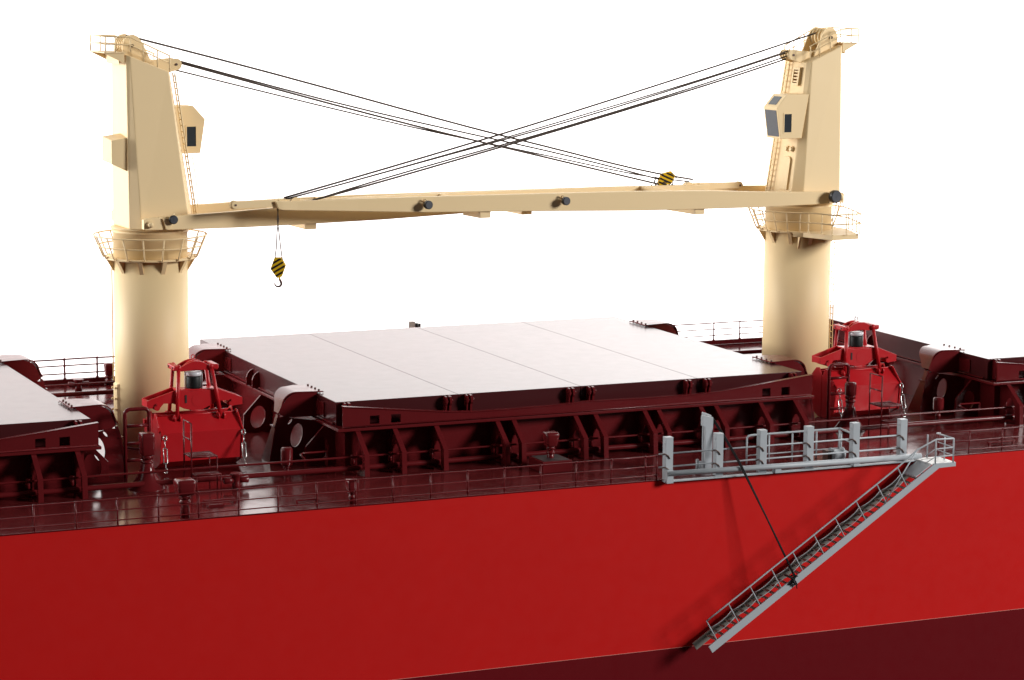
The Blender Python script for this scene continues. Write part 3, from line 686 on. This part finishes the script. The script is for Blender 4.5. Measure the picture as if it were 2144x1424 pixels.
    # ------- jib
    J = B(MB().box(28.3, 28.9, -.30, .30, 10.80, 11.19).loft([[(28.9, -.30, 10.84), (28.9, .30, 10.84), (28.9, .30, 11.15), (28.9, -.30, 11.15)], [(29.5, -.12, 10.98), (29.5, .12, 10.98), (29.5, .12, 11.12), (29.5, -.12, 11.12)]]), 'jib')
    for s in (-1, 1):
        rings = []
        for u_, zt, zb in JT:
            vo = bw(u_); th_ = .34 if u_ < 27 else .12
            rings.append([(u_, s * vo, zb), (u_, s * (vo - th_), zb), (u_, s * (vo - th_), zt), (u_, s * vo, zt)])
        last = rings[-1]; e_ = [(29.62, s * .20, 11.12), (29.62, s * .12, 11.12), (29.62, s * .12, 11.24), (29.62, s * .20, 11.24)]
        rings.append([(29.22, s * .34, 10.86), (29.22, s * .22, 10.86), (29.40, s * .22, 11.23), (29.40, s * .34, 11.23)])
        B(MB().loft(rings), 'jib_beam', par=J, bevel=.03)
        # extension arm with rounded nose
        nose = [(31.27 + .17 * math.sin(a), 11.12 + .17 * math.cos(a)) for a in [pi * k / 10 for k in range(11)]]
        B(MB().plate([(28.6, 10.98), (28.6, 11.28)] + [(31.15, 11.27)] + nose[1:-1] + [(31.15, 10.97)], 'y', s * .13 - .035, s * .13 + .035), 'nose_arm', par=J)
        # root pivot
        B(MB().cyl((-.80, s * 1.7, 10.35), (-.80, s * (bw(-.8) + .10), 10.35), .16, n=16).ball((-.80, s * (bw(-.8) + .16), 10.35), .13, 12), 'pivot_pin', par=J)
        if side == 'L' and s == -1:
            B(MB().plate([(-.05, 10.1), (.1, 10.1), (.35, 10.6), (-.2, 10.6)], 'y', -bw(0) - .12, -bw(0)), 'gusset', par=J)
    B(MB().tube([(31.27, v_, 11.12) for v_ in (-.09, -.03, .03, .09)], [.2, .16, .16, .2], 22), 'nose_sheave', par=J)
    B(MB().cyl((31.27, -.2, 11.12), (31.27, .2, 11.12), .05, n=10), 'nose_pin', IRON, J)
    B(MB().tube([(29.0, v_, 11.05) for v_ in (-.2, -.08, .08, .2)], [.26, .22, .22, .26], 24), 'tip_sheave', par=J)
    B(MB().tube([(28.3, v_, 11.12) for v_ in (-.16, -.05, .05, .16)], [.24, .2, .2, .24], 24), 'tip_sheave', par=J)
    for u_ in (7.2, 18.8):
        v_ = bw(u_) - .12; zt = 10.07 if u_ < 10 else 10.33
        B(MB().box(u_ - .28, u_ + .28, -v_, v_, zt - .27, zt + .06), 'cross_beam', par=J, bevel=.01)
    for u_ in (8.7, 20.5):
        v_ = bw(u_) - .2; zt = 11.0 if u_ < 10 else 11.14
        B(MB().box(u_ - .05, u_ + .05, -v_, v_, zt - .25, zt + .0), 'cross_plate', par=J)
    # floodlights on the outside of the beam
    def flood(u_, z_, s, r, stick):
        v0 = s * bw(u_); L = B(MB().cyl((u_, v0 + s * stick * .55, z_), (u_, v0 + s * stick, z_), r, n=28), 'floodlight', BLACK, J, bevel=.02)
        B(MB().cyl((u_, v0 + s * (stick - .001), z_), (u_, v0 + s * (stick + .012), z_), r * .84, n=28).cyl((u_, v0 + s * stick, z_), (u_, v0 + s * (stick + .03), z_), r * .12, n=10), 'lens', LENS, L)
        B(MB().tube([(u_ - .05, v0, z_ + .05), (u_ + .10, v0 + s * .12, z_ + .22), (u_ + .06, v0 + s * stick * .5, z_ + .25), (u_, v0 + s * stick * .7, z_ + r * .8)], .03, 8).cyl((u_, v0, z_), (u_, v0 + s * stick * .6, z_), .07, n=10), 'lamp_bracket', CREAM, L)
    if side == 'R':
        flood(-.22, 10.46, 1, .32, .55); flood(14.86, 10.76, 1, .20, .48); flood(22.0, 10.83, 1, .20, .48)
    else: flood(.24, 10.55, -1, .20, .35)
    TL[0] = 0.0
    # ropes
    for i, (pts_, r_) in enumerate(ropes):
        r_ *= 1.12
        off = [(-.12, .12, -.05, .05, .0, -.09, .09, .03)[i % 8]] * len(pts_)
        # gentle smoothing between the measured points
        P_ = [(u_, off[k], z_ / sz) for k, (u_, z_) in enumerate(pts_)]
        Q = []
        for a, c in zip(P_, P_[1:]):
            for f in (0, .33, .66): Q.append(tuple(a[j] + (c[j] - a[j]) * f for j in range(3)))
        Q.append(P_[-1])
        for _ in range(3):
            Q = [Q[0]] + [tuple((Q[k - 1][j] + 2 * Q[k][j] + Q[k + 1][j]) / 4 for j in range(3)) for k in range(1, len(Q) - 1)] + [Q[-1]]
        B(MB().tube(Q, r_, 6), 'rope', ROPE)
    return t
T, M_, N_ = .040, .034, .030
ropesL = [([(-1.06, 18.67), (5.75, 16.96), (15.01, 14.42), (18.77, 13.48), (20.68, 13.02), (25.52, 11.77), (28.5, 11.26)], T),
          ([(1.25, 17.56), (9.08, 15.45), (15.01, 14.08), (20.69, 12.85), (24.43, 11.9), (26.9, 11.25)], M_),
          ([(1.24, 17.48), (9.08, 15.35), (15.01, 13.83), (20.69, 12.49), (25.53, 11.32), (27.23, 10.93)], T),
          ([(1.17, 17.12), (9.08, 15.16), (14.63, 13.86), (20.69, 12.62), (25.5, 11.5), (28.4, 11.14)], N_)]
ropesR = [([(-1.45, 18.72), (4.09, 17.26), (14.59, 14.64), (20.31, 13.31), (25.06, 12.23), (28.75, 11.42)], T),
          ([(1.0, 17.70), (5.22, 16.59), (14.58, 14.43), (20.31, 13.17), (25.06, 12.14), (28.75, 11.38)], N_),
          ([(1.0, 17.60), (5.22, 16.50), (14.58, 14.26), (20.31, 13.11), (25.06, 12.10), (28.7, 11.36)], M_),
          ([(1.0, 17.44), (5.22, 16.31), (14.58, 14.09), (20.31, 12.89), (25.06, 11.84), (27.13, 11.32)], M_),
          ([(1.0, 17.30), (5.21, 16.20), (14.58, 14.02), (20.31, 12.76), (25.06, 11.71), (27.37, 11.27)], T)]
crane(-5.68, 16.47, .044, 'cream deck crane standing on the left, its jib pointing right', 1.0, ropesL, 'L')
crane(28.3, 16.47, pi + .11, 'cream deck crane standing on the right, its jib pointing left', 1.0085, ropesR, 'R')

# ------------------------------------------------------------------ hook blocks
def hook_block(label, loc, rot, hang=None):
    t = thing('hook_block', label, 'hook', loc, 'striped yellow hook blocks'); t.rotation_euler = rot
    hexp = [(-.13, .50), (.15, .50), (.36, .12), (.16, -.42), (-.06, -.42), (-.36, .04)]
    hexp = [(-.16, .46), (.16, .46), (.35, .10), (.17, -.40), (-.05, -.46), (-.34, -.04)]
    for v_ in (-.16, .10):
        P_ = MB().plate(hexp, 'y', v_, v_ + .06).build('cheek_plate', YEL, t, bevel=.01, local=True)
        if v_ < 0:
            # clip diagonal black stripes to the hexagon
            for c0 in (-.30, -.08, .14, .36):
                st = [(-.6, c0 - .42), (.6, c0 + .30), (.6, c0 + .405), (-.6, c0 - .315)]
                poly = st
                inner = [(x * .94, z * .94) for x, z in hexp]
                for i in range(6):
                    a = inner[i]; c = inner[(i + 1) % 6]; out = []
                    f = lambda p: (c[0] - a[0]) * (p[1] - a[1]) - (c[1] - a[1]) * (p[0] - a[0])
                    for j in range(len(poly)):
                        p, q = poly[j], poly[(j + 1) % len(poly)]; fp, fq = f(p), f(q)
                        if fp <= 0: out.append(p)
                        if fp * fq < 0: k_ = fp / (fp - fq); out.append((p[0] + (q[0] - p[0]) * k_, p[1] + (q[1] - p[1]) * k_))
                    poly = out
                    if len(poly) < 3: break
                if len(poly) >= 3: MB().plate(poly, 'y', v_ - .006, v_ + .001).build('black_stripe', BLACK, P_, local=True)
    MB().tube([(0, v_, .05) for v_ in (-.09, -.03, .03, .09)], [.27, .22, .22, .27], 20).build('sheave', YEL, t, local=True)
    MB().cyl((.06, 0, -.40), (.06, 0, -.56), .045, n=8).build('shank', YEL, t, local=True)
    MB().tube([(.06, 0, -.54), (.10, 0, -.60)] + [(-.01 + .15 * math.cos(a), 0, -.72 + .15 * math.sin(a)) for a in [.6 - 3.9 * k / 12 for k in range(13)]], [.05, .055] + [.06 - .0028 * k for k in range(13)], 8).build('hook', IRON, t, local=True)
    return t
# world position under the right crane's jib tip
d_ = Vector((math.cos(pi + .11), math.sin(pi + .11), 0)); o_ = Vector((28.3, 16.47, 0)) + d_ * 29.12
hook_block('striped yellow hook block hanging on two ropes below the jib tip', (o_.x, o_.y, 8.27), (0, 0, -.42))
for s, lab in ((-1, 'left one of the two thin ropes holding the hanging hook block'), (1, 'right one of the two thin ropes holding the hanging hook block')):
    a = o_ + Vector((.02 * s, 0, 10.98)); kx = o_ + Vector((.0 - .03 * s, 0, 10.45)); e = o_ + Vector((.20 * s + .02, -.05 * s, 8.40))
    pts_ = [a, kx, o_ + Vector((.045 * s, 0, 9.9)), o_ + Vector((.10 * s + .02, 0, 9.2)), e]
    tag(MB().tube(pts_, .025, 6).build('hoist_rope', ROPE), lab, 'rope', 'ropes of the hanging hook block')
d2 = Vector((math.cos(.044), math.sin(.044), 0)); p2 = Vector((-5.68, 16.47, 0)) + d2 * 26.95
hook_block('yellow hook block tied up on top of the far jib by the ropes', (p2.x, p2.y - .05, 11.33), (0, .95, -.3))
tg = MB()
for k in range(7):
    a0 = p2 + Vector((random.uniform(-.35, .1), random.uniform(-.25, .1), random.uniform(11.1, 11.6)))
    tg.tube([a0, a0 + Vector((random.uniform(.1, .3), -.1, random.uniform(.0, .25))), a0 + Vector((random.uniform(.3, .55), 0, random.uniform(-.25, .1))), a0 + Vector((random.uniform(.1, .5), .1, random.uniform(-.35, -.1)))], .022, 5)
tg.tube([p2 + Vector((-.5, 0, 11.45)), p2 + Vector((-.58, 0, 11.2)), p2 + Vector((-.52, 0, 11.05)), p2 + Vector((-.3, 0, 11.15))], .04, 6)
tag(tg.build('rope_tangle', ROPE), 'tangle of dark rope lashed round the far hook block', 'rope')

# ------------------------------------------------------------------ grey posts, rails and davit on the near edge
rk = thing('ladder_stowage_rack', 'grey rack of six square posts and a long tube along the deck edge', 'rack', (18.5, 0, 0))
PX = [12.52, 14.98, 17.15, 19.52, 21.88, 24.36]
for x in PX:
    p_ = MB().box(x - .20, x + .15, -.12, .20, -.02, 1.88).build('post', GREY, rk, bevel=.012)
    MB().cyl((x - .205, .0, 1.62), (x - .225, .0, 1.62), .04, n=8).build('bolt_head', GREY, p_)
    for z in (1.14, .56): MB().tube([(x - .42, -.1, z - .02), (x - .26, -.14, z + .03), (x - .1, -.15, z - .06), (x - .02, -.14, z - .20)], .028, 6).build('clip', IRON, p_)
for z in (1.14, .56): MB().tube([(PX[0] - .45, .05, z), (18, .06, z), (PX[-1] + .2, .05, z)], .035, 8).build('rack_rail', GREY, rk)
MB().tube([(12.3, -.36, .34), (18, -.36, .27), (25.1, -.36, .20)], .125, 16).build('long_tube', GREY, rk)
MB().box(12.2, 25.2, -.30, -.02, -.05, .0).box(12.25, 12.55, -.42, -.1, -.08, .48).box(17.6, 17.9, -.38, -.1, -.03, .16).box(21.6, 21.9, -.38, -.1, -.03, .12).build('tube_support', GREY, rk)
dv = thing('davit', 'tall grey double-plate davit behind the second grey post', 'davit', (14.9, .9, 0))
MB().plate([(14.70, 0), (15.02, 0), (15.06, 2.38), (15.05, 2.44), (14.60, 2.56), (14.54, 2.52), (14.54, 2.10), (14.70, 2.02)], 'y', .72, .90).build('front_plate', GREY, dv, bevel=.008)
MB().plate([(14.86, 0), (15.16, 0), (15.26, 2.38), (15.24, 2.44), (14.86, 2.60), (14.82, 2.56), (14.86, 2.06)], 'y', 1.25, 1.38).build('rear_plate', GREY, dv, bevel=.015)
MB().cyl((14.98, .92, 2.3), (14.98, 1.25, 2.3), .16).build('sheave', BLACK, dv)
MB().box(15.0, 15.1, .93, 1.24, .05, 2.1).build('web', BLACK, dv)
MB().box(14.2, 14.7, .7, 1.0, .0, .12).cyl((14.35, .8, .1), (14.35, .8, .62), .07, n=10).cyl((14.55, .9, .1), (14.55, .9, .5), .06, n=10).build('foot', GREY, dv)
gr = thing('grey_railing', 'pale grey guard rail on deck behind the grey posts', 'railing', (19.8, 1.9, 0))
for z in (1.27, .36):
    MB().tube([(17.42, 1.9, z - (.12 if z > 1 else 0)), (17.50, 1.9, z - .02), (17.62, 1.9, z), (22.1, 1.9, z), (22.22, 1.85, z - .01), (22.15, .9, z - .02), (22.12, .35, z - .03)], .045 if z > 1 else .03, 8).build('rail', GREY, gr)
MB().tube([(22.2, 1.85, .85), (22.12, .35, .8)], .03, 8).build('rail', GREY, gr)
for x, y in ((17.42, 1.9), (18.55, 1.9), (19.75, 1.9), (21.0, 1.9), (22.18, 1.88), (22.05, 1.5)): MB().cyl((x, y, 0), (x, y, 1.2), .042, n=8).build('post', GREY, gr)
wn = thing('winch', 'small grey winch drum on deck inside the grey rail', 'winch', (21.5, 1.0, 0))
MB().tube([(21.2, 1.0, .30), (21.28, 1.0, .30), (21.29, 1.0, .30), (21.75, 1.0, .30), (21.76, 1.0, .30), (21.84, 1.0, .30)], [.30, .30, .22, .22, .30, .30], 24).build('drum', GREY, wn)
MB().box(20.95, 21.15, .8, 1.25, 0, .5).build('motor', IRON, wn)
MB().box(21.0, 22.0, .75, 1.25, 0, .05).build('base', GREY, wn)

# ------------------------------------------------------------------ boarding ladder
gw = thing('boarding_ladder', 'grey boarding ladder slung down the red hull side', 'ladder', (20, -1, -4))
A0 = Vector((13.83, 0, -7.18)); A1 = Vector((25.12, 0, .06)); dl = (A1 - A0).normalized(); nl = Vector((-dl.z, 0, dl.x))
A0b = Vector((14.02, 0, -7.50)); thick = .36
def stringer(y, nm, mat, ext):
    q0 = A0 + dl * 0; q1 = A1
    poly = [(q0.x, q0.z), (q1.x, q1.z), (26.22, .04), (26.22, -.14), (25.32, -.16), (q1.x - .10 + nl.x * -thick + dl.x * .12, q1.z - nl.z * thick + dl.z * .12), (q0.x - nl.x * thick, q0.z - nl.z * thick)]
    poly = [(a - (ext if i in (0, 6) else 0) * dl.x, c - (ext if i in (0, 6) else 0) * dl.z) for i, (a, c) in enumerate(poly)]
    return MB().plate(poly, 'y', y, y + .07).build(nm, mat, gw, bevel=.012)
stringer(-1.52, 'outer_stringer', GREY, 0)
stringer(-.42, 'inner_stringer', TREAD_SHADE, .22)['label'] = 'inner side beam with its shade painted in'  # same grey paint as the outer one, shade put into a darker colour
LT = (A1 - A0).length
tm = MB().box(-.10, .10, -1.45, -.42, -.02, .015)
nT = 34; th_ = math.atan2(dl.z, dl.x); first = None
for k in range(nT):
    p = A0 + dl * (.55 + (LT - 1.2) * k / (nT - 1)) - nl * .13
    if first is None:
        first = tm.build('tread', TREAD_SHADE, gw, local=True); tr = first
    else: tr = first.copy(); COL.objects.link(tr)
    tr.location = Vector(p) - gw.location + Vector((0, 0, 0)); tr.rotation_euler = (0, -th_ + .55, 0)
MB().loft([[(24.15, -1.45, -.52), (24.15, -.36, -.52), (24.15, -.36, -.47), (24.15, -1.45, -.47)], [(24.95, -1.45, -.03), (24.95, -.36, -.03), (24.95, -.36, .02), (24.95, -1.45, .02)]]).build('top_ramp', GREY, gw)
MB().box(24.96, 26.22, -1.45, -.06, .0, .045).build('top_platform', WHITE, gw)
nsp = 10.75
for yy in (-1.49, -.39):
    feet = []; tops = []
    for k in range(10 if yy < -1 else 10):
        s_ = .50 + k * 1.247
        f_ = A0 + dl * s_ + nl * 0; tpp = f_ + nl * 1.02 + dl * .02
        if yy > -1: continue
        feet.append(f_); tops.append(tpp)
        if s_ > LT: continue
        MB().cyl((f_.x, yy, f_.z - .05), (tpp.x, yy, tpp.z), .03, n=8).build('rail_post', GREY, gw)
    if yy < -1:
        tops.append(Vector((25.14, 0, 1.13)))
        MB().tube([(p.x, yy, p.z) for p in tops[:10]] + [(24.2, yy, .76), (25.16, yy, 1.15), (26.08, yy, 1.13)], .038, 8).build('hand_rail', GREY, gw)
        for off in (.66, .32):
            for k in range(9):
                a = feet[k] + nl * off; c = feet[k + 1] + nl * off; mid = (a + c) / 2 - nl * .09
                q1_ = a.lerp(mid, .5) - nl * .022; q2_ = mid.lerp(c, .5) - nl * .022
                MB().tube([(p.x, yy, p.z) for p in (a, q1_, mid, q2_, c)], .015, 6).build('slack_rope', GREY, gw)
# platform rails
for (x, y) in ((25.14, -1.49), (26.08, -1.49), (26.10, -.75), (25.6, -.12)):
    MB().cyl((x, y, .02), (x, y, 1.14 if y < -.3 else 1.1), .035, n=8).build('platform_post', GREY, gw)
MB().tube([(26.08, -1.49, 1.13), (26.16, .0, 1.10), (26.4, .08, 1.08)], .035, 8).build('hand_rail', GREY, gw)
for z in (.72, .36):
    MB().tube([(24.6, -1.49, z - .30 * (1 if z > .5 else .9)), (25.14, -1.49, z), (26.08, -1.49, z), (26.16, -.1, z)], .024, 6).build('platform_rail', GREY, gw)
MB().cyl((A0.x + 10.3 * dl.x + nl.x * -.02, -1.49, A0.z + 10.3 * dl.z), (24.2, -1.49, .78), .03, n=8).build('rail_post', GREY, gw)
# suspension rope
for s, lab in ((0, 'left strand of the black rope holding the boarding ladder'), (1, 'right strand of the black rope holding the boarding ladder')):
    dx = .07 * s; p0 = Vector((15.05 + dx, .95, 2.44)); p1 = Vector((15.68 + dx, -.50, .62)); p3 = Vector((17.95 + dx * .8, -1.62, -4.42))
    mid = p1.lerp(p3, .5) + Vector((.03 - dx * .6, 0, .02))
    tag(MB().tube([p0, p1.lerp(p0, .5) + Vector((.02, 0, .02)), p1, mid, p3], .030, 8).build('suspension_rope', LASH), lab, 'rope', 'black ropes of the boarding ladder')
kn = MB(); c0 = Vector((17.9, -1.58, -4.35))
sp = []
for k in range(60):
    a = k * .62; sp.append(c0 + Vector((.10 * math.cos(a) + .004 * k - .08, .10 * math.sin(a), -.25 + .2 * math.sin(k * .35) + dl.z * 0)))
kn.tube(sp, .028, 6)
kn.tube([c0 + Vector(p) for p in ((-.45, -.05, .05), (-.1, -.08, -.12), (.12, -.08, -.3), (.2, -.05, -.62))], .026, 6)
kn.tube([c0 + Vector(p) for p in ((-.28, -.06, .55), (-.05, -.1, .2), (.0, -.08, -.15), (-.12, -.02, -.42))], .026, 6)
tag(kn.build('rope_knot', LASH), 'black knot of rope tied round the outer beam of the boarding ladder', 'rope')
